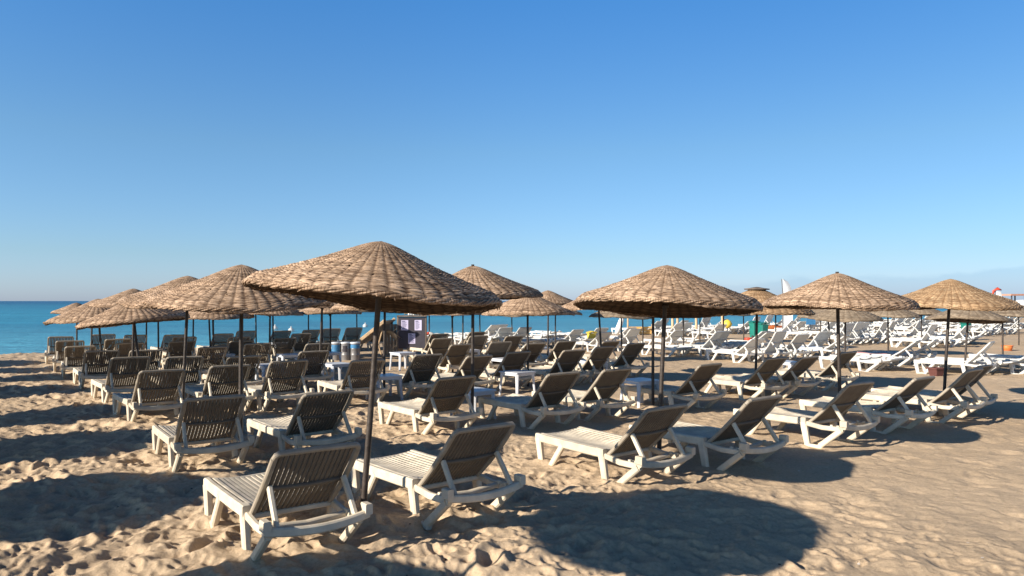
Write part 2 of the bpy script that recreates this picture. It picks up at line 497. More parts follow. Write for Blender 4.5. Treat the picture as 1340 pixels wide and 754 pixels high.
# sea: one sheet from the shoreline outwards
def build_sea():
    mb = MB()
    P = []
    for b_ in (29.0, 45, 80, 160, 400, 1200, 4000, 15000, 60000):
        wdt = 400 + b_*4
        P.append([ab(-wdt, b_), ab(wdt, b_)])
    vs = []; fs = []
    for (l, r_) in P:
        vs += [(l[0], l[1], -.13), (r_[0], r_[1], -.13)]
    for k in range(len(P)-1):
        fs.append((2*k, 2*k+1, 2*k+3, 2*k+2))
    mb.add(vs, fs)
    tag(mb.build('sea', M['sea']), kind='structure')


build_sea()


# ------------------------------------------------------------------ loungers
def lounger_meshes(ang, fr, st, bk, bd, prefix):
    """local x: foot (0) -> head, y across, z up. Returns (part name, mesh) list"""
    A = R(ang); ca, sa = math.cos(A), math.sin(A)
    hx, hz, BL = 1.05, .238, .725
    out = []

    def P(s, y, n=0.0):       # point on the backrest: s along, n outwards to the rear
        dish = .018*math.sin(math.pi*min(1, max(0, s/BL)))
        return (hx + ca*s + sa*(n + dish), y, hz + sa*s - ca*(n + dish))
    # frame
    m = MB()
    for sg in (-1, 1):
        y = .315*sg
        m.beam([(-.012, y, .262), (.25, y, .258), (.80, y, .258), (1.02, y, .262)], .052, .085)
        m.beam([(1.015, y*.985, .245), (1.25, y*.985, .215), (1.52, y*.985, .222)], .04, .055)
        m.box((1.00, y, .272), (.10, .062, .078))
        for q in range(2):
            m.box((1.36 + .08*q, y*.92, .245), (.03, .026, .03))
    m.beam([(.005, -.29, .27), (.0, -.15, .256), (-.005, 0, .25), (.0, .15, .256), (.005, .29, .27)], .05, .05)
    m.beam([(1.06, -.29, .235), (1.06, .29, .235)], .045, .04)
    m.beam([(.55, -.29, .232), (.55, .29, .232)], .04, .03)
    m.beam([(1.33, -.30, .222), (1.34, 0, .205), (1.33, .30, .222)], .05, .035)
    pts = []
    for k in range(13):
        t = -1 + 2*k/12
        pts.append((1.555 + .04*(1-t*t), .36*t, .232 + .03*t*t))
    m.beam(pts, .045, .06)
    for sg in (-1, 1):
        m.box((1.55, .352*sg, .295), (.085, .052, .075))
    out.append(('frame', m.mesh(prefix+'_frame', fr)))
    # seat slats, dished across
    m = MB()
    ns = 13; wd = .57/ns
    for k in range(ns):
        y = -.285 + wd*(k+.5)
        dz = -.032*(1 - (y/.285)**2)
        m.beam([(.0, y, .297+dz-.03), (.02, y, .297+dz), (.35, y, .292+dz), (.75, y, .290+dz), (1.045, y, .296+dz)], wd-.009, .018, ch=.3)
    for x in (.28, .80):
        m.beam([(x, -.28, .268), (x, -.14, .248), (x, 0, .241), (x, .14, .248), (x, .28, .268)], .03, .016)
    out.append(('seat', m.mesh(prefix+'_seat', st)))
    # backrest: border, slats, ribs behind
    m = MB()
    up = (-sa, 0, ca)
    loop = []
    for sg in (-1, 1):
        s = [P(.0, .285*sg), P(.25, .29*sg), P(.5, .292*sg), P(BL-.05, .29*sg)]
        m.beam(s, .04, .036, up=up, mi=0)
    top = [P(BL-.05, -.29), P(BL-.018, -.283), P(BL-.002, -.262), P(BL+.002, 0), P(BL-.002, .262), P(BL-.018, .283), P(BL-.05, .29)]
    m.beam(top, .036, .034, up=up, mi=0)
    m.beam([P(.01, -.27), P(.012, 0), P(.01, .27)], .035, .03, up=up, mi=0)
    nb = 15; wb = .53/nb
    for k in range(nb):
        y = -.265 + wb*(k+.5)
        g = .010 if k % 1 == 0 else .0
        m.beam([P(.02, y, -.004), P(.2, y, -.002), P(.4, y, -.002), P(.6, y, -.002), P(BL-.008, y, -.004)], wb-.0064, .018, up=up, mi=1, ch=.3)
    for s_ in (.38,):
        nn = .012
        m.beam([P(s_-.01, -.27, nn), P(s_-.022, -.13, nn+.004), P(s_-.026, 0, nn+.005), P(s_-.022, .13, nn+.004), P(s_-.01, .27, nn)], .026 if s_ != .38 else .034, .014 if s_ != .38 else .026, up=up, mi=1)
    out.append(('backrest', m.mesh(prefix+'_backrest', [bd, bk])))
    # four legs
    for nm, x0, x1, x2, x3, zt0, zt1 in (('leg', .015, .07, .24, .43, .265, .25), ('leg', 1.0, 1.055, 1.235, 1.50, .262, .215)):
        for sg in (-1, 1):
            m = MB(); y = .318*sg
            m.beam([(x0+.01, y, zt0-.01), (x1+.004, y, .0), (x1+.008, y, -.04)], .056, .082, up=(1, 0, 0), taper=(1.05, .9, .88))
            m.beam([(x1-.01, y, -.022), (x2+.01, y, -.022)], .046, .045)
            m.beam([(x3, y, zt1), (x2, y, .0), (x2-.01, y, -.04)], .053, .064, up=(1, 0, 0))
            out.append((nm, m.mesh(prefix+'_leg', fr)))
    # props
    for sg in (-1, 1):
        m = MB()
        if ang > 12:
            a_ = P(.40, .262*sg, .02)
            m.beam([a_, (a_[0]*.5 + 1.55*.5 - .01, .268*sg, a_[2]*.5 + .27*.5), (1.535, .272*sg, .262)], .034, .042, up=(1, 0, .5))
        else:
            m.beam([(1.1, .262*sg, .25), (1.48, .266*sg, .245)], .034, .03)
        out.append(('support_strut', m.mesh(prefix+'_strut', fr)))
    return out


def join_parts(parts, name):
    """one mesh from a part list (for far copies)"""
    mats = []; v = []; f = []; mi = []
    for _, me in parts:
        base = len(v)
        v += [tuple(x.co) for x in me.vertices]
        idx = []
        for mt in me.materials:
            if mt not in mats: mats.append(mt)
            idx.append(mats.index(mt))
        for p in me.polygons:
            f.append(tuple(i+base for i in p.vertices)); mi.append(idx[p.material_index])
    me = bpy.data.meshes.new(name); me.from_pydata(v, [], f)
    for mt in mats: me.materials.append(mt)
    me.polygons.foreach_set('material_index', mi); me.update()
    return me


TAUPE = {k: lounger_meshes(k, M['cream'], M['seat'], M['taupe'], M['border'], 'lounger') for k in (42, 45, 48)}
WHITE = {k: lounger_meshes(k, M['white'], M['white'], M['white'], M['white'], 'white_lounger') for k in (5, 36, 46, 58)}
WHITE_J = {k: join_parts(p, 'white_lounger') for k, p in WHITE.items()}
OR = ['first', 'second', 'third', 'fourth', 'fifth', 'sixth', 'seventh', 'eighth', 'ninth', 'tenth', 'eleventh', 'twelfth',
      'thirteenth', 'fourteenth', 'fifteenth', 'sixteenth', 'seventeenth', 'eighteenth', 'nineteenth', 'twentieth',
      'twenty-first', 'twenty-second', 'twenty-third', 'twenty-fourth', 'twenty-fifth', 'twenty-sixth', 'twenty-seventh',
      'twenty-eighth', 'twenty-ninth', 'thirtieth'] + ['thirty-' + q for q in ('first', 'second', 'third', 'fourth', 'fifth', 'sixth', 'seventh', 'eighth', 'ninth')] + ['fortieth']


def place_lounger(a, b_foot, label, variant, rot=0.0, tone='taupe', group='', name='sun_lounger', parts=True):
    x, y = ab(a, b_foot)
    # ground height under the middle of the lounger
    mx, my = ab(a, b_foot - .8)
    z = gz(mx, my) + .012
    lib = TAUPE if tone == 'taupe' else WHITE
    if parts:
        o = empty(name, (x, y, z), (R(random.uniform(-.6, .6)), R(random.uniform(-.6, .6)), HEAD_ROT + rot))
        for nm, me in lib[variant]:
            c = bpy.data.objects.new(nm, me); COL.objects.link(c); c.parent = o
    else:
        o = bpy.data.objects.new(name, WHITE_J[variant]); COL.objects.link(o)
        o.location = (x, y, z); o.rotation_euler = (0, 0, HEAD_ROT + rot)
    tag(o, label, 'sun lounger', group)
    return o


# ------------------------------------------------------------------ parasols
def canopy_mesh(name, mat, stakes=34, rows=48, tpr=8, spr=4, seed=1, holes=.0):
    """woven cone, radius .95, height .42, apex at the origin; outer and inner skin"""
    rng = np.random.default_rng(seed)
    nt_, nr_ = stakes*tpr, rows*spr
    th = np.linspace(0, 2*np.pi, nt_+1); t = np.linspace(.035, 1, nr_+1)
    TH, T = np.meshgrid(th, t)
    ph = TH*stakes/(2*np.pi)          # stake phase
    rw = T*rows
    k0 = .115
    prof = (np.sqrt(T*T + k0*k0) - k0)/(math.sqrt(1+k0*k0) - k0) + .055*np.sin(np.pi*T)**1.3
    low = (np.sin(3*TH + seed)*.012 + np.sin(5*TH + 2.1*seed)*.009 + np.sin(11*TH + 3.7*seed)*.004)*T**1.5
    zz = -.40*prof - .035*np.clip((T-.93)/.07, 0, 1)**1.6 + low
    row_id = np.floor(rw + 1e-6)
    fr = rw - row_id
    strand = np.sqrt(np.clip(1 - (2*fr - 1)**2, 0, 1))
    jit = rng.random((rows+2))[np.clip(row_id.astype(int), 0, rows+1)]
    grow = np.clip(T*1.6, .15, 1)
    weave = np.cos(np.pi*(ph + row_id))
    rib = np.abs(np.sin(np.pi*ph))**.6
    disp = grow*(.0045*strand + .0060*weave + .0090*(rib - .6) + .0045*(jit - .5))
    RR = .95*T*(1 + .006*np.sin(7*TH + seed)*T) + .0
    slope = .42
    nz_ = 1/math.sqrt(1+slope*slope); nx_ = slope*nz_
    Xo = (RR + disp*nx_)*np.cos(TH); Yo = (RR + disp*nx_)*np.sin(TH); Zo = zz + disp*nz_
    thick = .016 + .012*T
    Xi = (RR - .002)*np.cos(TH); Yi = (RR - .002)*np.sin(TH); Zi = zz - thick - .6*disp
    n1 = (nt_+1)*(nr_+1)
    co = np.concatenate([np.stack([Xo, Yo, Zo], -1).reshape(-1, 3), np.stack([Xi, Yi, Zi], -1).reshape(-1, 3), [[0, 0, .006]], [[0, 0, -.03]]])
    i = np.arange(nr_)[:, None]*(nt_+1); j = np.arange(nt_)[None, :]
    q = np.stack([i+j, i+nt_+1+j, i+nt_+2+j, i+j+1], -1).reshape(-1, 4)
    keep = np.ones(len(q), bool)
    if holes > 0:
        qi = np.arange(len(q)); rr = qi//nt_; cc = qi % nt_
        frq = (rr % spr)
        phq = (cc % tpr)
        cand = ((frq == 0) | (frq == spr-1)) & ((phq == 0) | (phq == tpr-1) | (phq == 1)) & (rr > nr_*.15) & (rr < nr_*.96)
        keep = ~(cand & (rng.random(len(q)) < holes))
    q = q[keep]
    qin = q[:, ::-1] + n1
    j = np.arange(nt_)
    rim = np.stack([nr_*(nt_+1)+j, n1+nr_*(nt_+1)+j, n1+nr_*(nt_+1)+j+1, nr_*(nt_+1)+j+1], -1)
    tri = np.concatenate([np.stack([np.full(nt_, 2*n1), j, j+1], -1), np.stack([np.full(nt_, 2*n1+1), n1+j+1, n1+j], -1)])
    quads = np.concatenate([q, qin, rim])
    me = bpy.data.meshes.new(name)
    me.vertices.add(len(co)); me.vertices.foreach_set('co', co.astype(np.float32).ravel())
    me.loops.add(quads.size + tri.size)
    me.loops.foreach_set('vertex_index', np.concatenate([quads.ravel(), tri.ravel()]).astype(np.int32))
    me.polygons.add(len(quads)+len(tri))
    me.polygons.foreach_set('loop_start', np.concatenate([np.arange(len(quads))*4, quads.size+np.arange(len(tri))*3]).astype(np.int32))
    me.polygons.foreach_set('use_smooth', np.ones(len(quads)+len(tri), bool))
    at = me.attributes.new('polar', 'FLOAT_VECTOR', 'POINT')
    pol = np.stack([ph, rw, np.zeros_like(ph)], -1).reshape(-1, 3)
    pol = np.concatenate([pol, pol + np.array([0, 200, 0]), [[0, 0, 0]], [[0, 0, 0]]])
    at.data.foreach_set('vector', pol.astype(np.float32).ravel())
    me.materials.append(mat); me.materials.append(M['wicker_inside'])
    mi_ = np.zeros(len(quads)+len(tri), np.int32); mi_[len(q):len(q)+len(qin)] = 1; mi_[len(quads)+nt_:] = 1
    me.polygons.foreach_set('material_index', mi_)
    me.update(calc_edges=True); me.validate()
    return me


def rim_mesh(name, mat, seed=1, n=90):
    """braided edge: three intertwined rods round the rim, with loose ends"""
    rng = random.Random(seed)
    mb = MB(); SEG = 240
    for k in range(3):
        vs = []; s = 6
        for i in range(SEG):
            th = 2*math.pi*i/SEG
            p = 22*th + k*2*math.pi/3
            low = (math.sin(3*th + seed)*.012 + math.sin(5*th + 2.1*seed)*.009 + math.sin(11*th + 3.7*seed)*.004)
            r = .95*(1 + .006*math.sin(7*th + seed)) + .008*math.cos(p); z = -.441 + low + .011*math.sin(p)
            for q in range(s):
                ph = 2*math.pi*q/s
                rr = r + .0095*math.cos(ph)
                vs.append((rr*math.cos(th), rr*math.sin(th), z + .0095*math.sin(ph)))
        fs = [(i*s+q, i*s+(q+1) % s, ((i+1) % SEG)*s+(q+1) % s, ((i+1) % SEG)*s+q) for i in range(SEG) for q in range(s)]
        mb.add(vs, fs)
    for k in range(n):
        th = rng.random()*6.283; d = rng.uniform(.03, .08)
        t2 = th + rng.choice((-1, 1))*rng.uniform(.02, .06)
        mb.tube([(.945*math.cos(th), .945*math.sin(th), -.435), ((.955)*math.cos(t2), .955*math.sin(t2), -.45 - d*.3*rng.random())], .004, 5)
    me = mb.mesh(name, mat, True)
    at = me.attributes.new('polar', 'FLOAT_VECTOR', 'POINT')
    co = np.array(mb.v)
    th = np.arctan2(co[:, 1], co[:, 0])
    pol = np.stack([th*40, 300 + np.arange(len(co)) % 3, np.zeros(len(co))], -1) + np.array([.0, .5, 0])
    at.data.foreach_set('vector', pol.astype(np.float32).ravel())
    return me


CAN_HI = [canopy_mesh('woven_canopy', M['wicker'], 48, 84, 6, 3, s, .03) for s in (1, 2, 3)]
CAN_MID = [canopy_mesh('woven_canopy', M['wicker'], 48, 60, 4, 3, s, .0) for s in (4, 5)]
CAN_GOLD = [canopy_mesh('woven_canopy', M['wicker_gold'], 48, 60, 4, 3, s, .0) for s in (6, 7)]
CAN_GREY = [canopy_mesh('woven_canopy', M['wicker_grey'], 28, 22, 4, 3, s, .0) for s in (8, 9)]
RIM = {'w': rim_mesh('braided_rim', M['wicker'], 1), 'g': rim_mesh('braided_rim', M['wicker_gold'], 6), 'y': rim_mesh('braided_rim', M['wicker_grey'], 8, 0)}


def pole_mesh(Ln, seed):
    rng = random.Random(seed)
    mb = MB(); pts = []; rad = []
    ph = rng.random()*6
    for k in range(13):
        t = k/12
        pts.append((.008*math.sin(3*t + ph), .008*math.cos(2.2*t + ph), -.25 + t*(Ln + .25)))
        rad.append(.0255 - .004*t)
    mb.tube(pts, .025, 10, 0, rad)
    for z in (Ln-.42, Ln - .2):
        mb.lathe([(.0, 0), (.034, .002), (.036, .02), (.034, .038), (0, .04)], 12, 0, (0, 0, z))
    return mb.mesh('pole', M['pole'], True)


def parasol(x, y, H, Rad, label, kind='hi', lean=(0, 0), tilt=(0, 0), saddle=0, hc=None, tip=False, cap=False, idx=0, spin=None, group='wicker parasols over the taupe loungers'):
    """lean: horizontal offset of the top (m); tilt: rotation of the canopy about x and y (deg)"""
    z = gz(x, y)
    H = H - z
    o = empty('beach_parasol', (x, y, z))
    o.rotation_euler = (-math.atan2(lean[1], H), math.atan2(lean[0], H), 0)
    lib = {'hi': CAN_HI, 'mid': CAN_MID, 'gold': CAN_GOLD, 'grey': CAN_GREY}[kind]
    me = lib[idx % len(lib)]
    if saddle:
        me = me.copy()
        n = len(me.vertices); co = np.empty(n*3, np.float32); me.vertices.foreach_get('co', co); co = co.reshape(-1, 3)
        co[:, 2] += saddle*(co[:, 0]**2 - co[:, 1]**2)/.9
        me.vertices.foreach_set('co', co.ravel()); me.update()
    c = link_mesh('canopy', me, o)
    hc = hc or .44*Rad
    c.location = (0, 0, H)
    sc = (Rad/.95, Rad/.95, hc/.42)
    rot = (R(tilt[0]), R(tilt[1]), 0)
    c.scale = sc
    c.rotation_mode = 'XYZ'
    zr = (random.random()*6.28 if spin is None else spin) if not saddle else 0
    c.rotation_euler = (rot[0], rot[1], zr)
    rm = RIM['g' if kind == 'gold' else 'y' if kind == 'grey' else 'w']
    if saddle:
        rm = rm.copy(); n = len(rm.vertices); co = np.empty(n*3, np.float32); rm.vertices.foreach_get('co', co); co = co.reshape(-1, 3)
        co[:, 2] += saddle*(co[:, 0]**2 - co[:, 1]**2)/.9
        rm.vertices.foreach_set('co', co.ravel()); rm.update()
    r_ = link_mesh('rim', rm, o)
    r_.location = c.location; r_.scale = sc; r_.rotation_euler = c.rotation_euler
    Ln = H - .03 + (.05 if tip else 0)
    p = link_mesh('pole', pole_mesh(Ln, int(x*100) + 7), o)
    if cap:
        mb = MB(); mb.lathe([(.02, -.01), (.23, .0), (.235, .02), (.12, .035), (.05, .05), (0, .055)], 20)
        for k in range(4):
            th = k*math.pi/2 + .6
            mb.tube([(.19*math.cos(th), .19*math.sin(th), -.10), (.19*math.cos(th), .19*math.sin(th), .002)], .012, 6)
        cm = mb.mesh('cap', M['wood'], True)
        cp = link_mesh('cap', cm, o); cp.location = (0, 0, H - .035)
    tag(o, label, 'parasol', group)
    return o


POLES = []
LEGS = []
PARASOLS = []      # (row, order, x, y) of the visible taupe block, for labels
ROWS = ['front', 'second', 'third', 'fourth', 'fifth', 'sixth', 'seventh', 'eighth']
LROW = {2: 'third', 3: 'fourth', 4: 'fifth', 7: 'sixth', 5: 'seventh', 6: 'eighth'}
# per row: (photo column of the pole foot, b, H, R, kind, lean, tilt, saddle, tip, cap)
D = dict
ROWDEF = [
    [D(px=474, b=5.27, H=2.22, R=.97, k='hi', lean=(.15, 0), tilt=(-4, 1.0), s=.03),
     D(px=862, b=5.26, H=2.13, R=.97, k='hi', lean=(.09, 0), tilt=(-4.5, .5), s=.02),
     D(px=1099, b=5.12, H=2.12, R=.95, k='hi', lean=(-.03, 0), tilt=(-.5, 1.5), s=.02, tip=True),
     D(px=1235, b=5.12, H=2.10, R=.93, k='gold', lean=(.11, 0), tilt=(.5, -2.5), s=.04)],
    [D(px=316, b=8.45, H=2.16, R=.98, k='hi', lean=(0, 0), tilt=(1, 1), s=.03),
     D(px=617, b=8.45, H=2.24, R=.95, k='hi', lean=(.02, 0), tilt=(-1, 2), s=.0, tip=True),
     D(px=855, b=8.1, H=2.05, R=.93, k='mid', lean=(0, 0), tilt=(0, 0), s=0),
     D(px=989, b=8.3, H=2.00, R=1.02, k='gold', lean=(.02, 0), tilt=(0, 0), s=0, cap=True)],
    [D(px=238, b=11.8, H=2.13, R=.93, k='mid', lean=(.09, 0), tilt=(0, -2), s=.03),
     D(px=503, b=11.8, H=2.06, R=.94, k='mid', tilt=(-1, 0), s=0),
     D(px=691, b=11.8, H=1.92, R=.95, k='mid', tilt=(0, 1), s=0),
     D(px=789, b=11.8, H=2.02, R=.9, k='mid', lean=(-.11, 0), tilt=(0, 0), s=0)],
    [D(px=187, b=14.3, H=1.80, R=.90, k='mid', lean=(-.19, 0), tilt=(0, 0), s=0),
     D(px=172, b=16.4, H=2.0, R=.80, k='mid', lean=(.05, 0), tilt=(0, 1), s=0),
     D(px=418, b=15.0, H=2.02, R=.95, k='mid', lean=(.07, 0), tilt=(0, 1), s=0),
     D(px=592, b=15.0, H=1.80, R=.9, k='mid', tilt=(0, 0), s=0),
     D(px=717, b=15.3, H=2.04, R=.9, k='mid', tilt=(0, 1), s=0)],
    [D(px=134, b=18.9, H=1.80, R=1.06, k='mid', lean=(-.1, 0), tilt=(0, 0), s=0),
     D(px=279, b=18.4, H=1.78, R=.93, k='mid', s=0),
     D(px=353, b=18.4, H=1.80, R=.93, k='mid', s=0),
     D(px=432, b=18.4, H=1.80, R=.93, k='mid', s=0),
     D(px=606, b=18.6, H=1.78, R=.9, k='grey', s=0)],
    [D(px=120, b=21.5, H=1.70, R=.70, k='mid', tilt=(0, 0), s=0),
     D(px=207, b=21.5, H=1.78, R=.92, k='mid', s=0),
     D(px=277, b=21.5, H=1.78, R=.92, k='mid', lean=(-.1, 0), s=0),
     D(px=357, b=21.5, H=1.78, R=.92, k='mid', s=0),
     D(px=422, b=21.5, H=1.78, R=.92, k='grey', s=0)],
    [D(px=100, b=24.0, H=1.70, R=.62, k='mid', tilt=(0, 0), s=0),
     D(px=192, b=24.0, H=1.76, R=.9, k='mid', s=0),
     D(px=253, b=24.0, H=1.76, R=.9, k='mid', s=0),
     D(px=335, b=24.0, H=1.76, R=.9, k='mid', s=0),
     D(px=404, b=24.0, H=1.76, R=.9, k='grey', s=0),
     D(px=467, b=24.0, H=1.76, R=.9, k='grey', s=0)],
]
SPECIAL = {(0, 0): 'largest wicker parasol at the front, over the two nearest loungers',
           (0, 1): 'wide wicker parasol with its dark underside showing, second in the front row',
           (0, 2): 'wicker parasol with a twig at its peak, third in the front row',
           (0, 3): 'golden wicker parasol at the far end of the front row',
           (1, 0): 'wicker parasol first in the second row, over two dark-backed loungers',
           (1, 3): 'golden wicker parasol with a flat cap ring on its peak'}
for j, row in enumerate(ROWDEF):
    for i, d in enumerate(row):
        x, y = px_b(d['px'], d['b'])
        lab = SPECIAL.get((j, i), f'woven wicker parasol on a dark pole, {OR[i]} along the {ROWS[j]} row')
        parasol(x, y, d['H'], d['R']*(.88 if j > 2 and i > 1 else 1), lab, d['k'], d.get('lean', (0, 0)), d.get('tilt', (random.uniform(-2, 2), random.uniform(-2, 2))),
                d.get('s', 0), tip=d.get('tip', False), cap=d.get('cap', False), idx=i + j)
        a_, b_ = xy_ab(x, y)
        PARASOLS.append((j, i, x, y, a_, b_)); POLES.append((x, y))
# the rows run on beyond the left edge of the view: their parasols throw the shade on the sand there
OFF = [(-2.75, 4.4, 2.12, 1.0), (-3.2, 7.7, 2.12, 1.05), (-3.1, 10.7, 2.12, 1.0), (-2.9, 13.4, 2.1, .98), (-3.2, 17.1, 2.1, .98), (-2.6, 19.9, 2.1, .98), (-2.9, 22.4, 2.0, .95), (-2.9, 24.9, 1.9, .95),
       (-.95, 4.28, 2.64, 1.03), (-1.95, 7.6, 2.62, 1.05), (-1.0, 10.5, 2.15, 1.0), (-1.1, 13.2, 2.1, .95), (-1.2, 16.6, 2.1, .95), (-5.0, 6.3, 2.1, 1.0), (-5.4, 9.2, 2.1, 1.0)]
for k, (a_, bs, H, Rr_) in enumerate(OFF):
    x, y = ab(a_, bs)
    parasol(x, y, H, Rr_, f'wicker parasol beyond the left end of the rows, {OR[k]} of those outside the view', 'mid', idx=k, tilt=(random.uniform(-2, 2), random.uniform(-2, 2)))

# ------------------------------------------------------------------ taupe loungers
G1 = 'taupe-backed loungers in rows under the wicker parasols'
ROW0 = [(1.87, 6.20), (3.12, 6.16), (5.31, 6.19), (6.51, 5.95), (8.54, 5.98), (10.1, 5.98), (11.53, 5.90), (12.3, 6.05)]
ROW1 = [(2.06, 9.25), (3.08, 9.06), (5.04, 9.45), (6.48, 9.02), (7.58, 9.12), (9.35, 8.85), (11.45, 9.0), (12.15, 8.85), (13.85, 9.0)]
L0 = ['cream lounger with taupe back nearest the camera, beside the front parasol pole',
      'cream lounger with taupe back just behind the front parasol pole',
      'sunlit cream lounger just beyond the large round shadow, left of the second front parasol',
      'cream lounger with its seat in blue shade, beside the second front parasol',
      'cream lounger left of the third front parasol pole, behind a round shadow',
      'cream lounger right of the third front parasol pole',
      'cream lounger left of the golden front parasol pole, foremost of an overlapping pair',
      'cream lounger at the far end of the front row, half hidden behind another']
for a_, bf in ROW0[:4] + ROW1[:2]:
    for dv in (.08, 1.06, 1.24):
        for du in (-.31, .31):
            LEGS.append(ab(a_ + du, bf - dv))
for k, (a_, bf) in enumerate(ROW0):
    place_lounger(a_, bf, L0[k], (45, 45, 45, 45, 45, 42, 45, 48)[k], R((0, 3, 0, 1, -1, 0, 1, 2)[k]), group=G1)
for k, (a_, bf) in enumerate(ROW1):
    place_lounger(a_, bf, f'cream lounger with taupe slatted back, {OR[k]} along the second row', random.choice((42, 45, 45, 48)), R(random.uniform(-2.5, 2.5)), group=G1)
BF = {7: 20.4, 2: 12.75, 3: 15.2, 4: 18.0, 5: 22.5, 6: 25.0}
def clear_view(a_, bf):
    """keep the sight lines to the drums and the notice board open"""
    x, y = ab(a_, bf - 1.3)
    px_ = 670 + FPX*x/y; py_ = 394 + FPX*(CAM_H - .78)/y
    return not ((428 < px_ < 482 and 13 < y < 23 and py_ < 462) or (478 < px_ < 572 and 15 < y < 24 and py_ < 458))
for j in (2, 3, 4, 7, 5, 6):
    n = 0
    aas = [2.14]
    for (jj, i, x, y, a_, b_) in sorted(PARASOLS, key=lambda t: t[4]):
        if jj != (4 if j == 7 else j): continue
        for sg in (-1, 1):
            aa = a_ + sg*random.uniform(.56, .68)
            if aa - aas[-1] < .62: continue
            aa = max(aa, aas[-1] + .78)
            while aa - aas[-1] > 1.62: aas.append(aas[-1] + random.uniform(.80, .92))
            aas.append(max(aa, aas[-1] + .78))
    for aa in aas:
        bf = BF[j] + (random.uniform(-.25, .25) if aa > 2.2 else 0)
        if not clear_view(aa, bf): continue
        place_lounger(aa, bf, f'cream lounger with taupe slatted back, {OR[n]} along the {LROW[j]} lounger row', random.choice((42, 45, 45, 48)), R(random.uniform(-4, 4)), group=G1)
        n += 1

# ------------------------------------------------------------------ side tables
def table_parts():
    out = []
    m = MB()
    m.box((0, 0, .43), (.50, .50, .025), ch=.4)
    for sg in (-1, 1):
        m.beam([(-.22, .22*sg, .40), (.22, .22*sg, .40)], .025, .05)
        m.beam([(.22*sg, -.21, .40), (.22*sg, .21, .40)], .025, .05)
    out.append(('tabletop', m.mesh('tabletop', M['table'])))
    for sx in (-1, 1):
        for sy in (-1, 1):
            m = MB()
            m.beam([(.205*sx, .205*sy, .415), (.215*sx, .215*sy, .25), (.235*sx, .235*sy, -.03)], .065, .05, taper=(1.15, .9, .75))
            out.append(('leg', m.mesh('table_leg', M['table'])))
    return out


TP = table_parts()
TABLES = [(838, 534), (354, 508), (378, 490), (368, 471), (291, 489), (440, 506), (430, 487), (503, 527), (619, 552), (677, 520), (776, 501),
          (613, 482), (527, 487), (704, 478), (1030, 503), (405, 497), (660, 497)]
TL = ['large white side table in the open between the second parasol and the second row']
for k, (px_, py_) in enumerate(TABLES):
    x, y = px_ground(px_, py_ - 4)
    o = empty('side_table', (x, y, gz(x, y)), (0, 0, HEAD_ROT + R(random.uniform(-8, 8))))
    for nm, me in TP:
        c = bpy.data.objects.new(nm, me); COL.objects.link(c); c.parent = o
    j, i = min(((q[2]-x)**2 + (q[3]-y)**2, q[0], q[1]) for q in PARASOLS)[1:]
    base = f'white plastic side table by the {OR[i]} parasol of the {ROWS[j]} row'
    if base in TL: base = f'another white side table, smaller in view, by the {OR[i]} parasol of the {ROWS[j]} row'
    if k == 0: base = TL[0]
    TL.append(base)
    tag(o, base, 'side table', 'white side tables among the loungers')

# ------------------------------------------------------------------ white field
G2 = 'white loungers on the far part of the beach'
WROWS = [(7.2, 18.8, 23), (9.8, 18.2, 23), (12.6, 18.0, 34), (15.4, 18.0, 46), (18.4, 17.6, 56), (21.4, 16.8, 60), (24.2, 15.8, 60), (27.0, 14.8, 60)]
WN = ['first', 'second', 'third', 'fourth', 'fifth', 'sixth', 'seventh', 'eighth']
AISLES = [(22.4, 27.6), (36.0, 38.5), (48.0, 50.0)]
WL = []
rw = random.Random(5)
for j, (b_, a0, a1) in enumerate(WROWS):
    a_ = a0; n = 0
    while a_ < a1:
        run = rw.choice((2, 2, 3, 4) if j < 3 else (4, 5, 6, 7))
        for q in range(run):
            if a_ > a1 or n >= len(OR): break
            if any(p0 < a_ < p1 for p0, p1 in AISLES): break
            v = rw.choice((5, 5, 5, 36, 36, 46, 58))
            if a_ < 22: v = rw.choice((5, 36, 46, 58, 58) if j < 3 else (5, 5, 36, 46))
            if b_ > 19 and a_ < 27: v = rw.choice((5, 5, 5, 36))
            st = {5: 'lying flat', 36: 'with low back', 46: 'with raised back', 58: 'with upright back'}[v]
            qx, qy = ab(a_, b_ + .1); qp = 670 + FPX*qx/qy
            if (812 < qp < 862 and 26 < qy < 38) or (940 < qp < 1008 and 29 < qy < 37) or (1010 < qp < 1045 and 29 < qy < 38):
                a_ += .9; continue
            o = place_lounger(a_, b_ + .9 + rw.uniform(-.4, .4), f'white plastic lounger {st}, {OR[n]} along the {WN[j]} row of white loungers', v,
                              R(rw.uniform(-12, 12)), 'white', G2, 'white_sun_lounger', parts=(j < 2))
            WL.append((o, a_, b_, v)); n += 1
            a_ += rw.uniform(.72, .9) if j < 3 else rw.uniform(.76, .98)
        a_ += rw.uniform(.4, 1.2)

# parasols of the white field
G3 = 'low grey wicker parasols among the white loungers'
WP = [(562, 457), (628, 458), (670, 453), (727, 461), (813, 474), (841, 463), (894, 464), (916, 456), (947, 459), (973, 449),
      (1015, 458), (1074, 450), (1087, 466), (1106, 481), (1162, 467), (1206, 451), (1262, 489), (1312, 475), (1333, 452)]
for k, (px_, py_) in enumerate(WP):
    x, y = px_ground(px_, py_)
    H = 1.70 if py_ > 455 else 1.62
    lean = (0, 0)
    if px_ in (1087, 1262): lean = (-.12 if px_ == 1087 else .12, 0)
    if px_ == 1312: H = 1.76
    parasol(x, y, H, .9, f'low grey wicker parasol among the white loungers, {OR[k]} from the left', 'grey', lean, (rw.uniform(-2, 2), rw.uniform(-2, 2)), 0, idx=k, group=G3)


# ------------------------------------------------------------------ other things
def thing(name, px_, py_, label, cat, rz=0, group=None):
    x, y = px_ground(px_, py_)
    o = empty(name, (x, y, gz(x, y)), (0, 0, rz))
    return tag(o, label, cat, group)


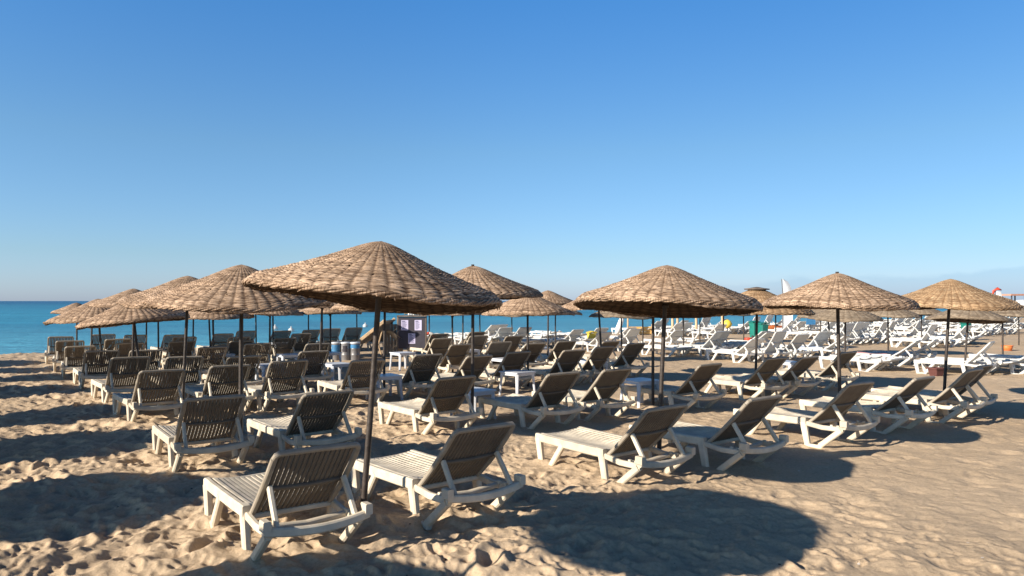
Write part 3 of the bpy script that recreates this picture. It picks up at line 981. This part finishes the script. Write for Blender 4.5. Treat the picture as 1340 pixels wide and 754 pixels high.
def lean_to():
    o = thing('beach_hut', 507, 466, 'low wooden lean-to with a sloping plank roof beside the notice board', 'hut')
    m = MB()
    for k in range(7):      # sloping roof of planks
        y = -.75 + .25*k
        m.beam([(-.86, y, .38), (.10, y, 1.14)], .235, .03)
    m.build('roof', M['barewood'], o)
    for sg in (-1, 1):
        m = MB()
        m.beam([(-.92, .9*sg, .36), (.10, .9*sg, 1.17)], .05, .10)
        m.build('roof_beam', M['tanwood'], o)
    m = MB()
    for k in range(6):
        m.box((.02 + .10*k - .05, -.15, .52), (.092, .03, 1.0), ch=.05)
    m.build('wall', M['barewood'], o)
    for sg in (-1, 1):
        m = MB()
        m.beam([(.02, .72*sg, -.1), (.02, .72*sg, 1.08)], .07, .07, up=(1, 0, 0))
        m.build('post', M['wood'], o)
    m = MB()
    m.beam([(-.25, -.8, .0), (-.02, -.8, .85)], .05, .04, up=(1, 0, 0)); m.beam([(-.02, -.8, .0), (-.25, -.8, .8)], .05, .04, up=(1, 0, 0))
    m.build('brace', M['tanwood'], o)
    x, y = px_ground(514, 466.5)
    vs = []; fs = []
    n = 9
    for i in range(n):
        for j in range(n):
            u = i/(n-1); v = j/(n-1)
            vs.append((-.18+.50*u, -.2 + .5*v, .72 - .34*abs(u-.2)**1.2 - .22*math.sin(math.pi*u)*math.sin(math.pi*v)))
    fs = [(i*n+j, (i+1)*n+j, (i+1)*n+j+1, i*n+j+1) for i in range(n-1) for j in range(n-1)]
    m = MB(); m.add(vs, fs); m.add([(p[0], p[1], p[2]-.015) for p in vs], [f[::-1] for f in fs])
    c = m.build('tarpaulin', M['tan_cloth'], None, True); c.location = (x, y, gz(x, y) + .12)
    tag(c, 'pale tarpaulin sagging under the lean-to roof', 'tarpaulin')


def notice_board():
    o = thing('notice_board', 539, 467, 'dark notice board on posts with three white printed papers', 'notice board')
    m = MB(); m.box((0, 0, .76), (.84, .05, .98), ch=.05); m.build('board', M['slate'], o)
    m = MB(); m.box((0, 0, 1.285), (.92, .16, .05), ch=.1); m.build('ledge', M['wood'], o)
    for sg in (-1, 1):
        m = MB(); m.beam([(.44*sg, .0, -.2), (.44*sg, .0, 1.255)], .05, .06, up=(1, 0, 0)); m.build('post', M['wood'], o)
    for cx, cz in ((-.22, 1.0), (.20, 1.0), (0, .58)):
        m = MB(); m.box((cx, -.0285, cz), (.22, .006, .32), ch=.02)
        p = m.build('paper', M['paper'], o)
        t = MB()
        rr = random.Random(int(cz*100 + cx*10))
        for k in range(9):
            w = rr.uniform(.08, .16)
            t.box((cx - .085 + w/2, -.0335, cz + .125 - .03*k), (w, .003, .012 if k else .022), ch=.02)
        t.build('text', M['ink'], p)
    x, y = px_ground(539, 467)
    m = MB()
    for k in range(7):
        m.tube([(-.20 + .075*k, -.07, .02 + .012*(k % 2)), (-.195 + .075*k, .07, .018)], .036, 8)
    c = m.build('rolled_cloths', M['cloth'], None, True); c.location = (x + .12, y, gz(x, y) + 1.325)
    tag(c, 'row of rolled white cloths on top of the notice board', 'rolled cloths')


lean_to(); notice_board()

for k, (px_, lb) in enumerate(((440, 'steel drum with a bright blue label, first of three'), (452.5, 'middle steel drum of three, with a narrow dark label'), (465, 'third steel drum, with a pale blue upper band'))):
    o = thing('steel_drum', px_, 471, lb + ' beside the loungers', 'drum', 0, 'three steel drums among the loungers')
    m = MB(); m.lathe([(.13, -.04), (.138, .0), (.138, .15), (.143, .16), (.138, .17), (.138, .33), (.143, .34), (.138, .35), (.138, .50), (.0, .50)], 24); m.build('body', M['steel'], o, True)
    m = MB(); m.lathe([(.138, .49), (.15, .495), (.15, .535), (.14, .54), (.0, .545)], 24); m.build('lid', M['table'], o, True)
    m = MB()
    z0, z1 = ((.22, .46), (.26, .44), (.36, .47))[k]
    th0, th1 = -math.pi/2 - (1.0, .5, 1.2)[k], -math.pi/2 + (1.0, .5, 1.2)[k]
    vs = []
    for i in range(13):
        th = th0 + (th1-th0)*i/12
        vs += [(.1445*math.cos(th), .1445*math.sin(th), z0), (.1445*math.cos(th), .1445*math.sin(th), z1)]
    m.add(vs, [(2*i, 2*i+2, 2*i+3, 2*i+1) for i in range(12)])
    m.build('label_band', M['blue'] if k != 1 else M['slate'], o)


def lifebuoy():
    o = thing('lifebuoy', 562, 459, 'red and white lifebuoy on a short post by the notice board', 'lifebuoy')
    m = MB(); m.beam([(0, .04, -.2), (0, .04, .6)], .05, .05, up=(1, 0, 0)); m.build('post', M['wood'], o)
    for nm, mt, off in (('red_segment', M['red'], 0), ('white_segment', M['white'], 1)):
        m = MB()
        for q in range(4):
            pts = [(.19*math.cos(t), -.02, .42 + .19*math.sin(t)) for t in np.linspace((q*2+off)*math.pi/4, (q*2+off+1)*math.pi/4, 6)]
            m.tube(pts, .05, 10)
        m.build(nm, mt, o, True)


lifebuoy()


def wheelie_bin(px_, py_, h, w, mat, label, post=0):
    o = thing('rubbish_bin', px_, py_, label, 'bin', .3)
    z = post
    m = MB(); m.beam([(0, 0, z), (0, 0, z + h)], w, w*.9, up=(1, 0, 0), taper=(.82, 1.0), ch=.12); m.build('body', mat, o)
    m = MB(); m.beam([(-w*.55, 0, z+h+.02), (0, 0, z+h+.07), (w*.55, 0, z+h+.03)], w*1.0, .05, ch=.3); m.build('lid', mat, o)
    if post:
        m = MB(); m.tube([(0, 0, -.2), (0, 0, post)], .03, 8); m.build('post', M['dark'], o)
    else:
        for sg in (-1, 1):
            m = MB(); pts = [(sg*w*.42, -.3*w, .06), (sg*w*.5, -.3*w, .06)]
            m.tube(pts, .06, 12); m.build('wheel', M['dark'], o)


wheelie_bin(987, 442, .72, .40, M['teal'], 'dark teal wheeled bin behind a brighter teal one')
wheelie_bin(998, 442.5, .66, .44, M['teal'], 'bright teal wheeled bin in front among white loungers')
wheelie_bin(1264, 446, .34, .34, M['teal'], 'small teal litter bin raised on a dark post', .42)
wheelie_bin(774, 453.5, .52, .30, M['yellow'], 'yellow slatted bin beside white loungers')


def flag():
    o = thing('feather_flag', 1024, 440, 'tall white feather flag rising behind the front parasols', 'flag', R(8))
    m = MB()
    pts = [(0, 0, -.2), (0, 0, 1.2), (.0, 0, 2.2), (-.05, 0, 2.85)]
    m.tube(pts, .02, 8); m.build('pole', M['steel'], o)
    vs = []; n = 20
    for i in range(n+1):
        t = i/n; z = .12 + 2.75*t
        w = .50 if t < .68 else .50*math.sqrt(max(0, 1 - ((t-.68)/.32)**2)) + .02
        for k in range(7):
            u = k/6
            vs.append((.02 - .06*max(0, t-.8) + w*u, .05*math.sin(5*t + 3*u)*u, z))
    fs = [(i*7+k, i*7+k+1, (i+1)*7+k+1, (i+1)*7+k) for i in range(n) for k in range(6)]
    m = MB(); m.add(vs, fs); m.add([(v[0], v[1]+.006, v[2]) for v in vs], [f[::-1] for f in fs])
    m.build('sail', M['cloth'], o, True)


flag()


def banner():
    x, y = (1308-670)*75/FPX, 75
    o = empty('sail_banner', (x, y, gz(x, y))); tag(o, 'white sail banner with a red top by the far pavilion', 'flag')
    m = MB(); m.tube([(-.42, 0, -.2), (-.42, 0, 3.2)], .03, 8); m.build('pole', M['steel'], o)
    vs = []; n = 10
    for i in range(n+1):
        t = i/n
        for k in range(5):
            u = k/4; vs.append((-.42 + .9*u*(1 - .35*t*t), .05*math.sin(4*u+3*t), .4 + 2.4*t))
    fs = [(i*5+k, i*5+k+1, (i+1)*5+k+1, (i+1)*5+k) for i in range(n) for k in range(4)]
    m = MB(); m.add(vs, fs); m.add([(v[0], v[1]+.01, v[2]) for v in vs], [f[::-1] for f in fs]); m.build('sail', M['cloth'], o, True)
    m = MB(); m.tube([(-.75, 0, 2.35), (-.6, 0, 2.85), (-.2, 0, 3.1), (.2, 0, 2.95)], .14, 10, rads=(.06, .14, .16, .05)); m.build('red_top', M['red'], o, True)


banner()


def pavilion():
    x, y = (1326-670)*82/FPX, 82
    o = empty('beach_pavilion', (x, y, gz(x, y)), (0, 0, .1)); tag(o, 'small open pavilion with flat clay-red roof on dark posts', 'pavilion')
    m = MB(); m.box((0, 0, 2.56), (2.1, 1.8, .10)); m.box((0, 0, 2.66), (1.7, 1.4, .10)); m.build('roof', M['roof'], o)
    for sx in (-.8, .8):
        for sy in (-.7, .7):
            m = MB(); m.beam([(sx, sy, -.2), (sx, sy, 2.52)], .13, .13, up=(1, 0, 0)); m.build('post', M['dark'], o)
    x, y = (1338-670)*92/FPX, 92
    o = empty('white_tent', (x, y, gz(x, y)), (0, 0, .2)); tag(o, 'low white tent with a rounded roof behind the pavilion', 'tent')
    m = MB(); m.lathe([(2.2, 0), (2.2, 1.4), (1.9, 1.75), (1.2, 2.05), (.5, 2.2), (0, 2.25)], 20); m.build('canvas', M['cloth'], o, True)
    m = MB(); m.box((-.6, -2.21, .6), (.8, .06, 1.2)); m.build('doorway', M['brick'], o)


pavilion()


def small_things():
    # furled white parasol leaning by the water
    o = thing('furled_parasol', 806, 439, 'tall furled white parasol leaning over near the water', 'parasol')
    o.rotation_euler = (0, R(20), 0)
    m = MB(); m.tube([(0, 0, -.2), (0, 0, 1.1)], .025, 8); m.build('pole', M['steel'], o)
    m = MB(); m.lathe([(.10, .1), (.15, .35), (.13, .8), (.07, 1.1), (.0, 1.15)], 14); m.build('canopy', M['cloth'], o, True)
    # low wooden deck wall and posts
    o = thing('wooden_fence', 838, 438, 'low ochre plank fence with posts near the water', 'fence', R(3))
    m = MB()
    for k in range(3):
        m.box((0, 0, .10 + .13*k), (1.25, .04, .115))
    m.build('planks', M['ochre'], o)
    for px_, hh in ((-.66, .90), (.62, .55)):
        m = MB(); m.beam([(px_, .0, -.15), (px_, .0, hh)], .08, .08, up=(1, 0, 0)); m.build('post', M['tanwood'], o)
    # plain posts near the shore
    for k, (px_, py_, h) in enumerate(((880, 437, .9), (886.5, 437, .95), (911, 438, 1.0), (945, 436, 1.0))):
        o = thing('wooden_post', px_, py_, f'short pale wooden post near the water, {OR[k]} of four', 'post', 0, 'short wooden posts near the water')
        m = MB(); m.tube([(0, 0, -.2), (.01, 0, h*.5), (0, 0, h)], .07, 9, rads=(.075, .07, .062)); m.build('shaft', M['tanwood'], o, True)
        m = MB(); m.lathe([(.066, 0), (.07, .02), (.04, .05), (0, .055)], 9, 0, (0, 0, h)); m.build('cap', M['wood'], o, True)
    # yellow buoy on a stake
    o = thing('mooring_buoy', 952, 438, 'round yellow buoy on a stake near the water', 'buoy')
    m = MB(); m.lathe([(.05, .34), (.16, .40), (.225, .52), (.225, .60), (.16, .72), (.06, .78), (0, .79)], 18); m.build('float', M['yellow'], o, True)
    m = MB(); m.tube([(0, 0, -.2), (0, 0, .36)], .03, 8); m.build('stake', M['dark'], o)
    # orange and red tubs
    for k, (px_, py_, mt, lb) in enumerate(((926, 459.5, 'orange', 'orange tub on the sand beside white loungers'), (979, 447.5, 'red', 'red tub on the sand in front of the teal bins'), (1318, 459.5, 'orange', 'small orange tub at the far right by a white lounger'))):
        o = thing('plastic_tub', px_, py_, lb, 'tub')
        s = (.24, .18, .18)[k]
        m = MB(); m.lathe([(s*.75, -.01), (s*.9, .1), (s, s*.95), (s*.93, s*.95), (s*.85, s*.5), (s*.2, s*.12), (0, s*.1)], 18); m.build('bowl', M[mt], o, True)
        m = MB(); m.lathe([(s*.98, s*.92), (s*1.08, s*.95), (s*1.08, s*1.0), (s*.94, s*1.0), (s*.94, s*.93)], 18); m.build('lip', M[mt], o, True)
    # terracotta planter in front of the white loungers
    o = thing('planter', 1225, 492, 'square terracotta planter tapering to its foot, by the golden parasol', 'planter', .3)
    m = MB(); m.beam([(0, 0, -.03), (0, 0, .165)], .26, .26, up=(1, 0, 0), taper=(.7, 1.0), ch=.06); m.build('pot', M['brick'], o)
    m = MB()
    for sg in (-1, 1):
        m.box((0, .128*sg, .178), (.30, .04, .034)); m.box((.13*sg, 0, .1785), (.038, .214, .033))
    m.build('rim', M['brick'], o)
    # blue sign and orange kayak
    o = thing('blue_sign', 1061, 441, 'small blue sign on a post among the far white loungers', 'sign')
    m = MB(); m.box((0, 0, .78), (.44, .04, .36)); m.build('panel', M['blue'], o)
    m = MB(); m.tube([(0, .04, -.2), (0, .04, .8)], .025, 8); m.build('post', M['dark'], o)
    o = thing('kayak', 1014, 434, 'orange kayak lying on the sand near the water', 'kayak', .5)
    m = MB(); pts = [(-1.0 + 2.0*k/10, 0, .14 + .08*abs(2*k/10-1)**3) for k in range(11)]
    m.tube(pts, .2, 12, rads=[.02 + .2*math.sin(math.pi*k/10)**.6 for k in range(11)]); m.build('hull', M['orange'], o, True)
    m = MB(); m.lathe([(.14, 0), (.17, .02), (.17, .04), (.12, .045), (.11, .0)], 16, 0, (0, 0, .335)); m.build('cockpit_rim', M['dark'], o, True)
    # small buoys on the water
    for k, (px_, py_) in enumerate(((360, 431), (381, 434), (478, 428))):
        Y = FPX*(CAM_H+.13)/(py_-394); x = (px_-670)*Y/FPX
        m = MB(); m.lathe([(.05, -.12), (.16, -.04), (.19, .06), (.14, .17), (.04, .22), (.04, .30), (0, .31)], 14)
        c = m.build('swim_buoy', M['white'], None, True); c.location = (x, Y, -.12)
        tag(c, f'small white buoy floating on the sea, {OR[k]} from the left', 'buoy', 'white buoys on the sea')
    # towels left on white loungers
    lie = [w for w in WL if w[3] in (36, 5)]
    for k, (tx, mt, lb) in enumerate(((1052, 'towel', 'pale blue towel spread on a white lounger'), (1120, 'pink', 'faded pink towel spread on a white lounger'))):
        best = min(lie, key=lambda w: abs(670 + FPX*w[0].location.x/w[0].location.y - tx) + abs(394 + FPX*CAM_H/w[0].location.y - 474)*2)
        o = best[0]
        vs = []; n = 10
        for i in range(n+1):
            for q in range(7):
                u = i/n; v = -1 + q/3
                z = .318 + .012*math.sin(9*u + 2*v) - (.03 if abs(v) < .9 else .10)*(1 - v*v*.4)*.6
                vs.append((.08 + .85*u, .36*v, z + (0 if abs(v) < .95 else -.07)))
        fs = [(i*7+q, (i+1)*7+q, (i+1)*7+q+1, i*7+q+1) for i in range(n) for q in range(6)]
        m = MB(); m.add(vs, fs); m.add([(p[0], p[1], p[2]-.012) for p in vs], [f[::-1] for f in fs])
        c = m.build('beach_towel', M[mt], None, True); c.location = o.location; c.rotation_euler = o.rotation_euler
        tag(c, lb, 'towel')


small_things()

build_ground()

# ------------------------------------------------------------------ light, sky, camera
SUN_EL = 22.0
TRAVEL = R(31.6)                       # ground direction the light travels in
d = (math.cos(TRAVEL)*math.cos(R(SUN_EL)), math.sin(TRAVEL)*math.cos(R(SUN_EL)), -math.sin(R(SUN_EL)))
sl = bpy.data.lights.new('sun', 'SUN'); sl.energy = 5.0; sl.angle = R(.5); sl.color = (1.0, .90, .76)
so = bpy.data.objects.new('sun', sl); COL.objects.link(so)
from mathutils import Vector
so.rotation_euler = Vector(d).to_track_quat('-Z', 'Y').to_euler()
so.location = (-20, -14, 12)

w = bpy.data.worlds.new('World'); scene.world = w; w.use_nodes = True
nt = w.node_tree; bg = nt.nodes['Background']
sky = nt.nodes.new('ShaderNodeTexSky'); sky.sky_type = 'NISHITA'; sky.sun_disc = False
sky.sun_elevation = R(SUN_EL); sky.sun_rotation = math.atan2(-d[0], -d[1])
sky.altitude = 0; sky.air_density = 1.0; sky.dust_density = .4; sky.ozone_density = 2.5
bg.inputs['Strength'].default_value = .06
L = nt.links.new
# sky tinted by elevation: bluer in view, unseen zenith darkened to deepen the shadows
tc = nt.nodes.new('ShaderNodeTexCoord')
sp = nt.nodes.new('ShaderNodeSeparateXYZ'); L(tc.outputs['Generated'], sp.inputs[0])
def wn(t, **kw): return node(nt, t, **kw)
zm = wn('ShaderNodeMath', operation='DIVIDE'); L(sp.outputs['Z'], zm.inputs[0]); zm.inputs[1].default_value = 1.0
SK = 2.68
def tint(c): return tuple(v*.89/SK for v in c)
rp = ramp(nt, [(0.0, tint((1.12, 1.42, 2.45))), (.06, tint((1.07, 1.37, 1.86))), (.2, tint((1.08, 1.50, 1.80))), (.385, tint((.73, 1.57, 2.25))), (.52, tint((.42, .80, 1.25))), (.75, tint((.26, .42, .66)))])
L(zm.outputs[0], rp.inputs['Fac'])
mu = wn('ShaderNodeVectorMath', operation='MULTIPLY'); L(sky.outputs[0], mu.inputs[0]); L(rp.outputs['Color'], mu.inputs[1])
ms = wn('ShaderNodeVectorMath', operation='SCALE'); L(mu.outputs[0], ms.inputs[0]); ms.inputs['Scale'].default_value = 2.68
# a faint low bank of cloud over the land at the right
mp = wn('ShaderNodeMapping'); mp.inputs['Scale'].default_value = (9, 9, 26); L(tc.outputs['Generated'], mp.inputs['Vector'])
nz = wn('ShaderNodeTexNoise', Scale=1.0, Detail=5.0, Roughness=.55); L(mp.outputs[0], nz.inputs['Vector'])
top = wn('ShaderNodeMath', operation='MULTIPLY_ADD'); L(nz.outputs['Fac'], top.inputs[0]); top.inputs[1].default_value = .055; top.inputs[2].default_value = .004
df = wn('ShaderNodeMath', operation='SUBTRACT'); L(top.outputs[0], df.inputs[0]); L(sp.outputs['Z'], df.inputs[1])
mk = wn('ShaderNodeMapRange', interpolation_type='SMOOTHSTEP'); L(df.outputs[0], mk.inputs['Value']); mk.inputs['From Min'].default_value = -.002; mk.inputs['From Max'].default_value = .007
az = wn('ShaderNodeMapRange', interpolation_type='SMOOTHSTEP'); L(sp.outputs['X'], az.inputs['Value']); az.inputs['From Min'].default_value = .12; az.inputs['From Max'].default_value = .42
ak = wn('ShaderNodeMath', operation='MULTIPLY'); L(mk.outputs[0], ak.inputs[0]); L(az.outputs[0], ak.inputs[1])
a2 = wn('ShaderNodeMath', operation='MULTIPLY'); L(ak.outputs[0], a2.inputs[0]); a2.inputs[1].default_value = .5
cm = wn('ShaderNodeMix', data_type='RGBA', blend_type='MULTIPLY'); L(a2.outputs[0], cm.inputs[0]); L(ms.outputs[0], cm.inputs[6]); cm.inputs[7].default_value = (.72, .80, .88, 1)
rx = wn('ShaderNodeMapRange', interpolation_type='SMOOTHSTEP'); L(sp.outputs['X'], rx.inputs['Value'])
rx.inputs['From Min'].default_value = -.1; rx.inputs['From Max'].default_value = .6; rx.inputs['To Min'].default_value = .97; rx.inputs['To Max'].default_value = .80
fs_ = wn('ShaderNodeVectorMath', operation='SCALE'); L(cm.outputs[2], fs_.inputs[0]); L(rx.outputs[0], fs_.inputs['Scale'])
L(fs_.outputs[0], bg.inputs['Color'])

cam = bpy.data.cameras.new('camera'); co = bpy.data.objects.new('camera', cam); COL.objects.link(co)
co.location = (0, 0, CAM_H); co.rotation_euler = (R(90), 0, 0)
cam.sensor_width = 36; cam.lens = 36*FPX/1340; cam.shift_y = 17/1340
cam.clip_start = .05; cam.clip_end = 100000
scene.camera = co

scene.view_settings.view_transform = 'Standard'; scene.view_settings.look = 'None'
scene.view_settings.exposure = .8; scene.view_settings.gamma = 1
scene.cycles.max_bounces = 6; scene.cycles.diffuse_bounces = 3
